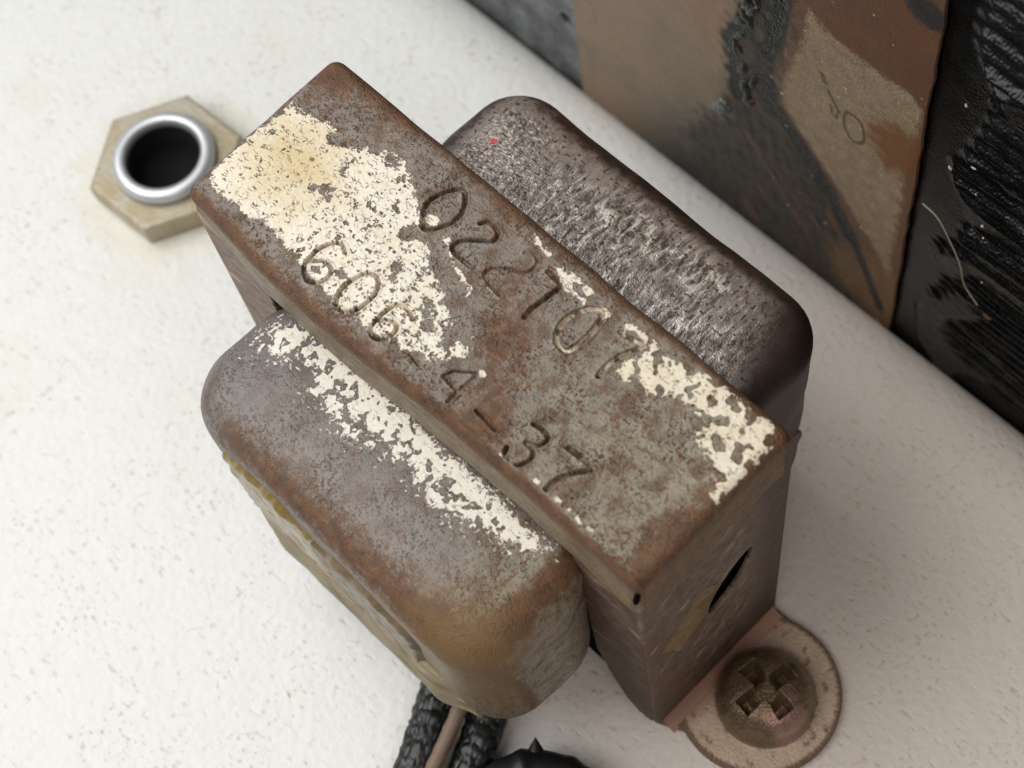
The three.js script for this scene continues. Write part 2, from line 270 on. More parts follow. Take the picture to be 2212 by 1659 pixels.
const copperMat = surface('tarnished copper', [-5.4, -6, 34.6, 62], 26, 0.22, (x, y, o) => {
  const n = fbm(x * 0.16, y * 0.16, 3, 2), m = noise(x * 0.9, y * 0.9, 5), f = noise(x * 4, y * 4, 7), g = noise(x * 9, y * 9, 9), st = noise(x * 0.5 + y * 0.3, y * 5, 11);
  const c = o.c; c[0] = 134; c[1] = 115; c[2] = 97; const k = 1 + 0.14 * n + 0.07 * m + 0.07 * f + 0.05 * st; c[0] *= k; c[1] *= k; c[2] *= k;
  mix3(c, [132, 104, 80], 0.6 * sstep(0.0, 0.5, n + 0.3 * m));
  mix3(c, [92, 88, 74], 0.7 * sstep(3.5, 11, x + 1.2 * m) * sstep(22, 8, y + x * 0.3));
  mix3(c, [46, 46, 42], 0.85 * sstep(10, 0, y + 1.6 * n + 0.15 * (20 - x)) * sstep(-3, 9, x));  // sheet mixed darker towards its foot
  // right-hand red copper
  mix3(c, [98, 68, 49], 0.85 * sstep(18.5, 21.5, x + 0.6 * m));
  mix3(c, [116, 78, 54], 0.5 * sstep(0.1, 0.5, fbm(x * 0.25, y * 0.25, 3, 16)) * sstep(18, 22, x));
  // dark flux stain down the middle, opening into a darker lower half
  const fl = FLUX(x, y) + 0.9 * m + 0.5 * f; mix3(c, [58, 50, 41], 0.92 * sstep(-1.6, 1.0, fl)); mix3(c, [30, 31, 28], 0.8 * sstep(2.2, 0.9, SEAM(x + 0.4 * m, y) + 0.5 * noise(x * 0.8, y * 0.3, 25)));
  mix3(c, [104, 74, 54], 0.65 * sstep(0.25, 0.6, noise(x * 0.6 + y * 0.5, y * 0.22, 19)) * sstep(0, 1.5, fl));
  mix3(c, [36, 38, 34], 0.75 * sstep(0.05, 0.5, noise(x * 1.1 + y * 0.3, y * 0.4, 23)) * sstep(-0.3, 1.2, fl));
  // pale scraped patch
  const pt = PATCH(x, y) + 0.25 * m + 0.15 * f; mix3(c, [150, 134, 110], 0.92 * sstep(-0.25, 0.55, pt + 0.3 * g)); if (pt > 0) { const q = 1 + 0.12 * f + 0.1 * g + 0.08 * m; c[0] *= q; c[1] *= q; c[2] *= q; }
  mix3(c, [112, 72, 40], 0.75 * sstep(0.35, 0.75, gauss(x, y, 32.4, 25.6, 4.2) + 0.25 * m));
  mix3(c, [126, 98, 62], 0.7 * sstep(0.4, 0.8, gauss(x, y, 31.0, 2.5, 6.5)) * sstep(0, 0.3, SEAM(x, y) - 0.6));
  const dark = sstep(0.55, 0.85, noise(x * 0.9, y * 0.9, 29)) * sstep(18, 26, y) * sstep(30, 33, x); mix3(c, [44, 44, 48], 0.8 * sstep(0.45, 0.7, gauss(x * 0.8, y, 26, 44.2, 2.0) + 0.1 * f) + 0 * dark);
  // black cracked seams
  const sm = SEAM(x + 0.25 * m, y + 0.25 * f) + 0.35 * f; const s = sstep(1.15, 0.55, sm); mix3(c, [26, 27, 25], 0.92 * s);
  mix3(c, [92, 82, 54], 0.75 * sstep(1.15, 0.7, MARKS(x, y) + 0.15 * f) * (x > 0 ? 1 : 0.4));
  mix3(c, [206, 190, 160], 0.7 * sstep(0.72, 0.86, noise(x * 1.6, y * 1.6, 37)) * sstep(17, 20, x));
  o.h = 0.5 + 0.05 * f + 0.05 * g + 0.06 * m - 0.25 * s * (0.6 + f) + 0.06 * sstep(0, 0.3, pt); o.r = 0.44 + 0.1 * f + 0.1 * m + 0.16 * sstep(0, 0.3, pt) - 0.14 * s;
}, { gloss: true, metalness: 0.2, extra: { specularIntensity: 0.5 } });
{
  const base = [14, -2, WALLV];
  const t = thing('copper_plate', 'brown tarnished copper sheet with flux stains and pale scraped patch on the back wall', 'copper plate', base);
  const edgeX = (y) => 33.8 + 0.05 * Math.sin(y * 0.35) + 0.16 * noise(1.5, y * 0.4, 3);
  const front = gridGeometry(80, 100, (s, q) => { const y = -5.5 + 66 * q, a = mix(-5.2, edgeX(y), s); return [a, y, WALLV - 0.9 - 0.12 * noise(a * 0.12, y * 0.12, 5), a, y]; }, copperMat.userData.rect);
  const side = gridGeometry(2, 100, (s, q) => { const y = -5.5 + 66 * q, a = edgeX(y); return [a, y, WALLV - 0.9 - 0.12 * noise(a * 0.12, y * 0.12, 5) + 0.35 * s, a - 0.05, y]; }, copperMat.userData.rect);
  const left = gridGeometry(2, 100, (s, q) => { const y = -5.5 + 66 * q; return [-5.2, y, WALLV - 0.9 - 0.12 * noise(-5.2 * 0.12, y * 0.12, 5) + s, -5.2, y]; }, copperMat.userData.rect);
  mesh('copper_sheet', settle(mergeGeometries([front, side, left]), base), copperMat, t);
  const tin = plain('solder', 0x6d706c, 0.3, { metalness: 0.55 });
  const blob = (a, y, r, k, sd) => { const g = new THREE.SphereGeometry(r, 24, 18), p = g.attributes.position; for (let i = 0; i < p.count; i++) { const f = 1 + 0.3 * noise(p.getX(i) * 1.6 / r, p.getY(i) * 1.6 / r + p.getZ(i) / r, sd); p.setXYZ(i, p.getX(i) * f * k, p.getY(i) * f, p.getZ(i) * f * 0.55); } return g.translate(a, y, -WALLV + 0.95); };
  mesh('solder_blob', settle(blob(13.6, 13.6, 0.95, 0.8, 3), base), tin, t).userData.label = 'shiny grey solder blob';
  mesh('solder_blob', settle(mergeGeometries([blob(12.7, 12.4, 0.5, 1, 4), blob(13.2, 12.0, 0.35, 1, 6)]), base), tin, t);
  mesh('flux_bead', settle(mergeGeometries([blob(20.6, 39.2, 0.5, 0.6, 7), blob(20.3, 36.4, 0.38, 1, 8), blob(20.8, 41.5, 0.55, 0.5, 9)]), base), plain('flux', 0x6a5a3a, 0.12, { clearcoat: 1, clearcoatRoughness: 0.05 }), t).userData.label = 'glossy amber flux beads';
  const crust = []; const r = rng(5);
  for (let i = 0; i < 26; i++) { const q = i / 26, y = mix(33.5, 15, q) + r() * 1.2, a = 15.6 + 1.0 * Math.sin(q * 9) + (r() - 0.5) * 1.4; const g = new THREE.IcosahedronGeometry(0.35 + 0.4 * r(), 1); g.scale(0.5 + 0.4 * r(), 1.4, 0.5).rotateZ((r() - 0.5) * 1.4).translate(a, y, -WALLV + 0.9); g.deleteAttribute('uv'); crust.push(g); }
  mesh('burnt_crust', settle(mergeGeometries(crust), base), plain('burnt flux', 0x23241f, 0.35), t).userData.label = 'black burnt crust down the seam';
}

// ================= black ribbed block on the wall =================
const blackMat = surface('black ribbed resin', [33, -9, 76, 63], 22, 0.09, (x, y, o) => {
  const n = fbm(x * 0.5, y * 0.5, 4, 3), f = noise(x * 5, y * 5, 5), g = noise(x * 1.2, y * 6, 9); const k = 1 + 0.4 * n + 0.3 * f; o.c[0] = 13 * k; o.c[1] = 13 * k; o.c[2] = 13 * k;
  mix3(o.c, [92, 92, 90], 0.5 * sstep(0.55, 0.8, noise(x * 3.2, y * 3.2, 12)) * sstep(-0.1, 0.4, n)); o.c[0] *= 0.75; o.c[1] *= 0.75; o.c[2] *= 0.75; const sm = sstep(35.5, 38, x + 1.5 * n); o.h = 0.5 + (0.25 * n + 0.2 * f + 0.15 * g) * (0.25 + 0.75 * sm); o.r = 0.27 + 0.08 * f + 0.1 * n;
}, { gloss: true, wrap: THREE.MirroredRepeatWrapping, extra: { specularIntensity: 0.7 } });
{
  const base = [55, -8, WALLV];
  const t = thing('ribbed_block', 'rough black ribbed block beside the copper plate at the right edge', 'ribbed block', base);
  const face = (a, y) => {
    const n = noise(a * 0.12, y * 0.12, 4), e = a - 33.9;
    const flat = sstep(2.9, 4.4, e + 2.2 * noise(y * 0.16, 2, 6)), patch = sstep(0.12, 0.3, noise(a * 0.13 + 0.4, y * 0.15 + 0.7, 13));
    const coarse = sstep(17, 21, y + 2 * n), y1 = y + 0.7 * noise(a * 0.07, y * 0.09, 8) + 0.02 * a;
    const ribA = (1 - Math.pow(Math.abs(Math.cos(y1 / 1.9 * Math.PI)), 1.6)), ribB = (1 - Math.pow(Math.abs(Math.cos(y1 / 1.05 * Math.PI)), 1.6));
    const rib = mix(0.42 * ribB * (0.65 + 0.6 * noise(a * 0.1, y * 0.9, 17)), 0.85 * ribA * (0.8 + 0.35 * noise(a * 0.12, y * 0.4, 18)), coarse) * flat * (1 - patch);
    return WALLV - 0.25 - rib - 0.5 * patch * flat - 0.3 * n * flat - 0.03 * noise(a * 1.4, y * 1.4, 21) * flat;
  };
  const nu = 210, nv = 520, a0 = 33.3, a1 = 75, y0 = -8, y1 = 62;
  const front = gridGeometry(nu, nv, (s, q) => { const a = mix(a0, a1, s), y = mix(y0, y1, q); return [a, y, face(a, y), a, y]; }, blackMat.userData.rect);
  mesh('ribbed_face', settle(front, base), blackMat, t);
  const glint_speck = plain('pale crumb', 0xb9b3a4, 0.5), gs = [], r = rng(77);  // pale specks in place of white glints on the ribs
  for (const [a, y, s] of [[36.6, 36.2, 0.3], [36.4, 27.4, 0.34], [38.6, 30.4, 0.3], [37.4, 25.8, 0.18], [40.4, 23.6, 0.26], [40.8, 22.4, 0.22], [39.2, 27.0, 0.16], [41.4, 15.0, 0.2], [43.6, 11.6, 0.18]]) { const g = new THREE.IcosahedronGeometry(s * 0.68, 0); g.scale(0.7 + r() * 0.8, 0.5 + r() * 0.4, 0.6).rotateZ(r() * 3).translate(a, y, -face(a, y) + s * 0.2); g.deleteAttribute('uv'); gs.push(g); }
  const m = mesh('glint_speck', settle(mergeGeometries(gs), base), glint_speck, t); m.userData.kind = 'stuff';
  const chip = new THREE.IcosahedronGeometry(0.55, 1); chip.scale(0.9, 1, 0.4).translate(42.6, 10.4, -face(42.6, 10.4) + 0.1); chip.deleteAttribute('uv');
  mesh('chip', settle(chip, base), plain('rusty chip', 0x6b4320, 0.6), t).userData.label = 'small orange brown chip';
  const fb = tube([[34.9, 21.0], [36.4, 20.6], [38.0, 18.6], [39.4, 16.2], [40.2, 13.8], [41.8, 12.2]].map(([a, y]) => [a, y, WALLV - 0.9]), 0.07, 60, 6);
  const s = mesh('fibre', settle(fb, [38, 12, WALLV]), plain('fibre', 0x8c8676, 0.7), scene); s.position.copy(pos(38, 12, WALLV)); s.userData.label = 'thin pale curled fibre clinging to the black ribbed block'; s.userData.category = 'fibre';
}

// ================= the transformer =================
const L = 45, W = 15.1, V0 = -0.9, H = 37.7, LIP = 31.3;
const G = [ // the stamped figures, as strokes over the plate
  [15.0, 13.2, 16.0, 12.5, 16.5, 11.2, 16.0, 9.9, 15.3, 9.1, 14.5, 9.7, 13.9, 10.9, 14.3, 12.3, 15.0, 13.2],
  [18.0, 12.1, 18.4, 12.6, 19.4, 12.5, 19.7, 11.7, 18.8, 11.0, 18.0, 10.2, 18.0, 9.3, 19.9, 9.2],
  [22.0, 12.6, 22.7, 13.0, 23.3, 12.5, 23.2, 11.5, 22.1, 10.9, 21.2, 10.1, 21.2, 9.3, 23.2, 9.0],
  [24.3, 12.6, 25.9, 12.5, 25.7, 11.1, 25.5, 9.7, 25.6, 8.9],
  [28.8, 12.8, 29.4, 12.9, 29.8, 12.0, 29.9, 10.3, 29.5, 9.1, 28.5, 9.2, 27.9, 10.2, 28.0, 11.6, 28.8, 12.8],
  [31.4, 12.7, 33.3, 12.9, 32.7, 11.5, 32.4, 10.4, 32.5, 9.2],
  [12.4, 3.9, 11.8, 4.2, 11.2, 3.9, 10.8, 3.0, 10.8, 1.9, 11.2, 1.0, 12.1, 0.6, 12.8, 1.0, 13.0, 1.8, 12.6, 2.4, 11.8, 2.4, 11.2, 1.9, 10.85, 1.6],
  [15.5, 4.1, 16.1, 3.7, 16.5, 2.7, 16.4, 1.4, 15.8, 0.6, 15.0, 0.7, 14.4, 1.8, 14.5, 3.2, 14.9, 3.9, 15.5, 4.1],
  [19.8, 3.5, 19.2, 3.8, 18.3, 3.7, 18.0, 3.0, 18.0, 1.9, 18.3, 1.0, 19.0, 0.7, 19.5, 1.1, 19.7, 1.9, 19.3, 2.5, 18.7, 2.4, 18.2, 2.0, 18.0, 1.7],
  [24.6, 1.9, 26.4, 1.7], [26.2, 3.7, 26.3, 0.7], [24.6, 1.9, 24.9, 2.7, 26.2, 3.7],
  [28.2, 1.7, 30.3, 1.6], [21.7, 1.5, 23.2, 1.3],
  [31.7, 3.7, 32.7, 3.8, 33.2, 3.5, 33.1, 2.7, 32.3, 2.4, 33.2, 2.2, 33.5, 1.5, 33.1, 0.7, 32.1, 0.6, 31.7, 1.3],
  [34.7, 4.0, 37.1, 4.1, 36.3, 3.0, 35.8, 1.9, 35.8, 0.7],
];
const GW = [0.3, 0.28, 0.22, 0.33, 0.34, 0.33, 0.27, 0.28, 0.26, 0.18, 0.22, 0.16, 0.2, 0.12, 0.27, 0.36];
const SHARP = [3, 5, 9, 10, 11, 12, 13, 15];
const glyph = strokeField(G.map((g, i) => [SHARP.includes(i) ? g : curl(g), GW[i] * 0.6]), 0.05, -1, -1, 46, 16.5);
const glyphDeep = (x, y) => { const d = glyph(x, y) + 0.22 * noise(x * 2.2, y * 2.2, 98); return sstep(1.3, 0.3, d) * (0.8 + 0.4 * noise(x * 0.9, y * 0.9, 99)) * (x > 20.6 && x < 23.8 ? 0.5 : x > 24 && x < 27 && y < 4.5 ? 0.6 : 1); };
const BIG = sdf([0.8, 10.1, 2.8, 10.2, 4.4, 10.8, 5.2, 10.3, 5.1, 9.6, 6.0, 9.8, 7.0, 11.0, 8.9, 12.0, 10.3, 12.1, 12.1, 11.1, 13.7, 10.5, 14.9, 10.1, 14.6, 9.2, 14.6, 8.0, 15.8, 8.5, 17.2, 8.3, 17.6, 7.2, 18.9, 7.1, 20.2, 6.3, 22.1, 5.6, 22.2, 4.0, 23.1, 3.8, 23.9, 5.5, 24.9, 4.0, 23.3, 2.3, 22.2, 2.0, 21.1, 1.4, 19.9, 1.5, 18.5, 0.7, 16.8, 0.8, 15.2, 0.4, 14.0, 0.7, 11.5, 0.9, 9.4, 1.0, 7.7, 1.6, 6.4, 1.4, 4.6, 1.1, 2.0, 1.1, 1.0, 1.3, 0.4, 2.3, 0.4, 4.7, 0.4, 6.4, 0.5, 8.0, 0.9, 8.9]);
const RIGHT = sdf([32.8, 13.6, 33.7, 13.7, 34.7, 13.2, 36.3, 13.7, 39.1, 14.4, 41.6, 14.4, 43.8, 14.8, 44.3, 14.4, 44.6, 13.0, 44.7, 11.1, 44.8, 7.8, 44.0, 8.0, 43.6, 9.1, 40.7, 10.2, 40.3, 10.4, 40.7, 11.7, 39.1, 11.6, 37.8, 11.7, 35.9, 10.5, 36.0, 9.9, 33.1, 10.3, 33.1, 11.2, 33.8, 12.3]);
const STRIP = sdf([24.4, 13.3, 26.0, 13.5, 28.2, 13.5, 28.9, 13.2, 30.6, 13.3, 32.7, 13.7, 33.3, 13.3, 32.1, 13.2, 30.9, 13.1, 28.9, 12.7, 26.0, 12.5], 0.1);
const TRAIL = sdf([16.6, 9.6, 17.1, 9.9, 18.0, 9.2, 19.9, 8.5, 21.2, 8.2, 21.9, 7.3, 21.3, 7.3, 20.4, 8.0, 19.5, 8.2, 18.2, 8.7], 0.1);
const STRIP2 = sdf([21.2, 14.2, 21.8, 14.2, 22.8, 13.9, 23.6, 13.9, 23.6, 13.6, 22.7, 13.5], 0.1);
const PITS = [[5.1, 9.9, 0.55], [9.1, 11.5, 0.42], [7.4, 6.5, 0.42], [8.2, 6.2, 0.3], [6.8, 6.0, 0.3], [7.9, 7.0, 0.25], [10.6, 5.6, 0.2], [14.6, 8.0, 0.62], [15.5, 8.7, 0.5], [16.0, 5.6, 0.45], [16.4, 4.9, 0.3], [20.9, 3.9, 0.5], [20.2, 4.6, 0.4], [11.8, 1.6, 0.3], [1.5, 7.2, 0.2]];
const DOTS = [[15.2, 10.0, 0.55], [26.4, 3.9, 0.36], [34.9, 0.75, 0.3], [36.9, 0.75, 0.32], [39.0, 0.75, 0.34], [31.9, 0.55, 0.34], [39.9, 0.9, 0.22], [32.7, 0.5, 0.25], [38.0, 0.75, 0.2]];
const plateMat = surface('rusted paint on plate', [-8, -8, 53, 23], 31, 0.34, (x, y, o) => {
  const ed = Math.min(x, L - x, y - V0, W - y);           // distance to the plate's edge, negative on the folded sides
  let rust = 0.2;
  rust += 0.62 * sstep(1.3, -0.2, y + 0.5) * (y > -1.9 ? 1 : 0.15) + 0.55 * sstep(3.0, 0.0, L - x) + 0.5 * sstep(1.9, 0, W - y) * (y < W + 1 ? 1 : 1.1) + 0.3 * sstep(0.6, 0, x);
  rust += 0.7 * gauss(x, y, 1.6, 13.8, 2.0) + 0.35 * gauss(x, y, 6, 14.4, 2.0) + 0.55 * gauss(x, y, 25.7, 6.9, 2.3) + 0.3 * gauss(x, y, 23.3, 10.2, 1.8) + 0.62 * gauss(x, y, 29.3, 1.2, 2.2) + 0.4 * gauss(x, y, 44.6, 3.4, 2.6) + 0.35 * gauss(x, y, 19, 13.2, 1.6) + 0.3 * gauss(x, y, 28, 4, 1.6);
  const tone = clamp(0.15 + 0.75 * sstep(24, 42, x) + 0.2 * noise(x * 0.25, y * 0.25, 91) - 0.2 * sstep(8, 2, x));
  const rm = oldMetal(x, y, o, tone, rust);
  // folded sides: dirty tan streaks along the edge
  if (ed < 0) { const q = sstep(0, -1.4, ed); const side = y < V0 ? 1 : x > L ? 0.5 : 0.25; const st = noise(x * (x > L ? 3 : 0.5), y * (x > L ? 0.5 : 3), 93) + 0.6 * noise(x * (x > L ? 7 : 1.4), y * (x > L ? 1.4 : 7), 95); mix3(o.c, [134 * (1 + 0.22 * st), 117 * (1 + 0.22 * st), 93 * (1 + 0.22 * st)], q * 0.8 * side); if (y > W) mix3(o.c, [48, 36, 28], 0.6 * q); }
  // figures tinted dark rust brown along their strokes
  const gd = glyphDeep(x, y); mix3(o.c, [70, 40, 24], 0.85 * gd * clamp(0.55 + 0.8 * noise(x * 1.4, y * 1.4, 97)));
  const a = noise(x * 1.3, y * 1.3, 101), b = noise(x * 3.4, y * 3.4, 103), c = noise(x * 7.5, y * 7.5, 105), d = noise(x * 15, y * 15, 107);
  const rag = 0.32 * a + 0.3 * b + 0.2 * c + 0.1 * d;
  const wear = mix(0.16, 0.74, sstep(6, 15, x) * 0.65 + 0.35 * sstep(7, 11, x) * sstep(9, 5, y) + 0.25 * sstep(16, 22, x));
  const specks = sstep(0.62 - 0.42 * wear, 0.78 - 0.38 * wear, noise(x * 1.9 + 0.4 * c, y * 1.9, 111) * 0.7 + 0.5 * noise(x * 4.0, y * 4.0, 113));
  const bare = sstep(0.36, 0.5, noise(x * 0.8, y * 0.8, 115) * 0.75 + 0.35 * b + 0.2 * c) * sstep(4, 9, x);
  let cover = Math.min(BIG(x, y) + rag * 0.9 - 0.1, 0.6) - 1.2 * specks - 0.9 * bare;
  for (const [hx, hy, hr] of PITS) { const q = hr - Math.hypot(x - hx, y - hy) + 0.22 * b + 0.14 * c; cover = Math.min(cover, -q * 1.5 + 0.0); if (q > 0 && cover > -0.02) cover = -0.02; }
  const hole = sstep(0.14, 0.3, noise(x * 0.95, y * 1.1, 121) + 0.35 * noise(x * 2.2, y * 2.2, 123));
  cover = Math.max(cover, Math.min(RIGHT(x, y) + rag * 0.7 + 0.05, 0.6) - 1.3 * hole - 0.35 * specks);
  cover = Math.max(cover, Math.min(STRIP(x, y) + rag * 0.6 + 0.1, 0.5) - 0.8 * hole, TRAIL(x, y) + rag * 0.7 - 0.12, STRIP2(x, y) + rag * 0.5);
  for (const [dx, dy, r] of DOTS) { const q = r - Math.hypot(x - dx, (y - dy) * 1.3) + 0.16 * b + 0.1 * c; if (q > cover) cover = q; }
  if (gd > 0.4 && x > 27.5 && x < 34 && y > 9) cover = Math.max(cover, 0.5 * (noise(x * 0.8, y * 0.8, 131) + 0.1));
  paintOver(x, y, o, cover, clamp(0.85 * gauss(x, y, 4.2, 6.6, 3.6) + 0.2 * noise(x * 0.6, y * 0.6, 133) + 0.2 * sstep(30, 34, x) + 0.06));
  mix3(o.c, [98, 72, 48], 0.5 * gd * sstep(0, 0.2, cover));
  o.h -= 0.12 * gd;
}, { gloss: true });

const bandSdf = sdf([8.6, -3.7, 9.1, -1.7, 10.5, -1.0, 12.3, -0.3, 15.6, -0.3, 18.0, -0.3, 22.6, -0.3, 26.7, -0.3, 29.2, -0.3, 32.1, -0.3, 34.3, -0.4, 36.9, -0.5, 35.5, -2.0, 32.9, -2.6, 30.7, -3.7, 28.8, -4.1, 26.3, -4.0, 25.5, -2.8, 24.0, -3.7, 22.7, -3.9, 21.2, -4.3, 19.4, -4.9, 18.1, -4.2, 16.5, -4.1, 15.2, -4.3, 14.6, -2.4, 12.1, -3.4, 10.7, -4.4, 9.0, -4.6]);
const SHELL_L = [6.9, -11.0, 39.9, 2.0], SHELL_R = [6.2, 13.2, 39.9, 26.2];
const shellLMat = surface('worn grey paint on left cover', [-12, -32, 59, 14], 25, 0.22, (x, y, o) => {
  const out = Math.max(SHELL_L[1] - y, x - SHELL_L[2], SHELL_L[0] - x);
  let rust = 0.14 + 0.55 * sstep(3.4, 0.2, y + 10.6) * sstep(-13.5, -10.8, y) * sstep(9, 14, x) + 0.75 * sstep(2.2, 0.0, Math.abs(x - 38.6)) * sstep(-12, -8, y) + 0.45 * gauss(x, y, 36, -9.5, 4) + 0.1 * gauss(x, y, 25, -7, 4);
  const tone = clamp(0.05 + 0.5 * sstep(24, 38, x) + 0.25 * noise(x * 0.2, y * 0.2, 92));
  oldMetal(x + 50, y + 30, o, tone, rust);
  mix3(o.c, [118, 112, 110], 0.4 * sstep(10.9, 6.5, -y) * sstep(37, 30, x)); mix3(o.c, [104, 104, 106], 0.25 * sstep(22, 10, x));
  // amber varnish near the end corner and along the outer side
  const am = 0.95 * gauss(x, y, 38.5, -11.5, 8) + 0.5 * sstep(0.5, 3.5, out) * (y < -10 ? 1 : 0.15); const k = sstep(0.25, 0.9, am + 0.3 * fbm(x * 0.7, y * 0.7, 3, 55)); mix3(o.c, [114, 90, 52], 0.75 * k);
  if (y < -10.8) { const st = noise(x * 0.5, y * 3, 57); mix3(o.c, [122 * (1 + 0.2 * st), 108 * (1 + 0.2 * st), 84 * (1 + 0.2 * st)], 0.6 * sstep(-12, -15, y) * sstep(40, 37, x)); }
  const a = noise(x * 1.5, y * 1.5, 201), b = noise(x * 3.6, y * 3.6, 203), c = noise(x * 8, y * 8, 205), d = noise(x * 15, y * 15, 207);
  const dist = bandSdf(x, y), core = sstep(-1.9 + 0.5 * a, -0.6, y) * sstep(12, 16, x) * sstep(38, 34, x);
  const hole = sstep(0.05, 0.3, noise(x * 1.15, y * 1.15, 211) * 0.85 + 0.5 * noise(x * 2.6, y * 2.6, 213) - 0.5 * core + 0.18 * sstep(-1.2, -3.4, y) + 0.3 * noise(x * 0.4, y * 0.7, 217));
  const cover = Math.min(dist + 0.4 * a + 0.35 * b + 0.25 * c + 0.12 * d - 0.12, 0.55) - 1.1 * hole;
  paintOver(x + 7, y, o, cover, 0.02); if (cover > 0) mix3(o.c, [232, 228, 220], 0.5);
  const tiny = sstep(0.4, 0.55, (noise(x * 3.2, y * 3.2, 221) + 0.4 * d) * sstep(-2.6, 0.3, dist + a)); mix3(o.c, [226, 222, 214], tiny);
}, { gloss: true });
const shellRMat = surface('scuffed bare right cover', [-12, 6, 59, 48], 25, 0.16, (x, y, o) => {
  const out = Math.max(y - SHELL_R[3], x - SHELL_R[2], SHELL_R[0] - x), inn = -out;
  const n = fbm(x * 0.3, y * 0.3, 3, 307), wx = x + 0.5 * noise(x * 0.9, y * 0.9, 3), f = noise(x * 9, y * 9, 311), iso = noise(x * 2.4, y * 2.4, 309), iso2 = noise(x * 4.6, y * 4.6, 313);
  const wb = x + 0.22 * noise(x * 1.1, y * 0.7, 4), s1 = noise(wb * 2.3, y * 0.75, 301), s2 = noise(wb * 4.4, y * 1.5, 303), s3 = noise(x * 7.0, y * 2.6, 305), flat = sstep(11, 19, x);
  const v = mix(0.5 * iso + 0.45 * iso2 + 0.2 * f, 0.55 * s1 + 0.45 * s2 + 0.28 * s3 + 0.2 * f + 0.3 * noise(x * 0.9, y * 0.7, 323), flat);
  // scuffed bright along the middle of the top, dark and smooth at the rims
  const top = sstep(1.2, 4.2, y - 15 < 0 ? 9 : inn) * sstep(43, 33, x) * clamp(0.55 + 0.75 * noise(x * 0.2, y * 0.3, 319) + 0.3 * sstep(9, 15, x) + 0.2 * sstep(22, 16, y));
  const c = o.c; c[0] = 138; c[1] = 127; c[2] = 119; const k = 1 + 0.14 * n + 0.05 * f; c[0] *= k; c[1] *= k; c[2] *= k;
  mix3(c, [226, 219, 208], clamp(top) * 0.85 * sstep(0.06, 0.42, v)); mix3(c, [66, 54, 46], (0.25 + 0.5 * top) * sstep(-0.12, -0.42, v));
  mix3(c, [52, 40, 34], 0.7 * sstep(0.42, 0.6, noise(x * 2.8, y * 2.8, 321)));
  const rust = sstep(0.3, 0.85, 0.95 * sstep(3.4, 0.2, inn) * (x < 12 ? 0.75 : 1) + 0.3 * fbm(x * 0.9, y * 0.9, 3, 315) + 0.1 * f); mix3(c, [46, 32, 25], 0.9 * rust);
  mix3(c, [88, 54, 34], 0.55 * rust * sstep(0.1, 0.5, noise(x * 0.8, y * 0.8, 317)));
  mix3(c, [50, 38, 32], 0.8 * sstep(0.3, 0.8, gauss(x, y, 41, 23, 7)));
  mix3(c, [190, 66, 66], sstep(0.45, 0.6, gauss(x, y, 10.3, 19.9, 0.34) + 0.2 * f));
  o.h = 0.45 + top * 0.4 * v + 0.06 * f; o.r = 0.36 - 0.06 * top * sstep(0, 0.4, v) + 0.12 * rust;
}, { gloss: true, metalness: 0.3 });
const endMat = surface('rust brown end wall', [-8, -14, 24, 40], 30, 0.22, (x, y, o) => {   // x across, y up
  const n = fbm(x * 0.3, y * 0.3, 3, 401), d = x * 0.75 + y * 0.66, e = -x * 0.66 + y * 0.75, st = 0.6 * noise(d * 0.35, e * 0.9, 403) + 0.5 * noise(x * 0.9, y * 0.9, 409), s2 = 0.6 * noise(d * 1.3, e * 3.0, 405) + 0.5 * noise(x * 2.8, y * 2.8, 411), f = noise(x * 9, y * 9, 407);
  const c = o.c; const k = 1 + 0.38 * st + 0.34 * s2 + 0.2 * f + 0.2 * n; c[0] = 104 * k; c[1] = 86 * k; c[2] = 72 * k;
  mix3(c, [84, 54, 40], 0.7 * sstep(0.1, 0.6, n + 0.3 * st + 0.5 * sstep(9, 1, x) * sstep(34, 16, y)));
  mix3(c, [158, 142, 112], 0.8 * sstep(0.18, 0.5, st + 0.35 * f + 0.4 * gauss(y, 0, 34, 0, 1.6) - 0.2));
  const band = sstep(-0.1, 0.25, 1.1 - Math.abs(y - (33.6 - 0.06 * x)) + 0.4 * st); mix3(c, [152, 136, 106], 0.6 * band * sstep(-1, 4, x) * sstep(16, 13, x));
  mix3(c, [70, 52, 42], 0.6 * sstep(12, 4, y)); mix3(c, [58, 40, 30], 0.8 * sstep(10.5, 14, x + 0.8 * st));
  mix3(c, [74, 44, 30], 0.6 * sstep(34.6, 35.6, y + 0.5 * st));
  o.h = 0.5 + 0.2 * st + 0.15 * s2 + 0.12 * f; o.r = 0.55 + 0.1 * st;
}, { gloss: true });
const darkMat = plain('black gap', 0x060403, 0.95, { specularIntensity: 0.15 });
const tabMat = surface('dirty cream foot', [40, -2, 60, 20], 40, 0.2, (x, y, o) => {
  const n = fbm(x * 0.6, y * 0.6, 3, 501), f = noise(x * 4, y * 4, 503), k = 1 + 0.1 * n + 0.06 * f; const c = o.c; c[0] = 192 * k; c[1] = 172 * k; c[2] = 150 * k;
  mix3(c, [120, 92, 72], 0.7 * sstep(0.35, 0.7, noise(x * 1.1, y * 1.1, 505) + 0.3 * f)); mix3(c, [150, 116, 98], 0.6 * sstep(47.5, 45.4, x)); mix3(c, [92, 68, 54], 0.8 * sstep(6.25, 6.7, Math.hypot(x - 48.8, y - 8.2) + 0.15 * f));
  o.h = 0.5 + 0.2 * n + 0.15 * f - 0.2 * sstep(0.4, 0.7, noise(x * 1.6, y * 1.6, 507)); o.r = 0.6;
}, { gloss: true });
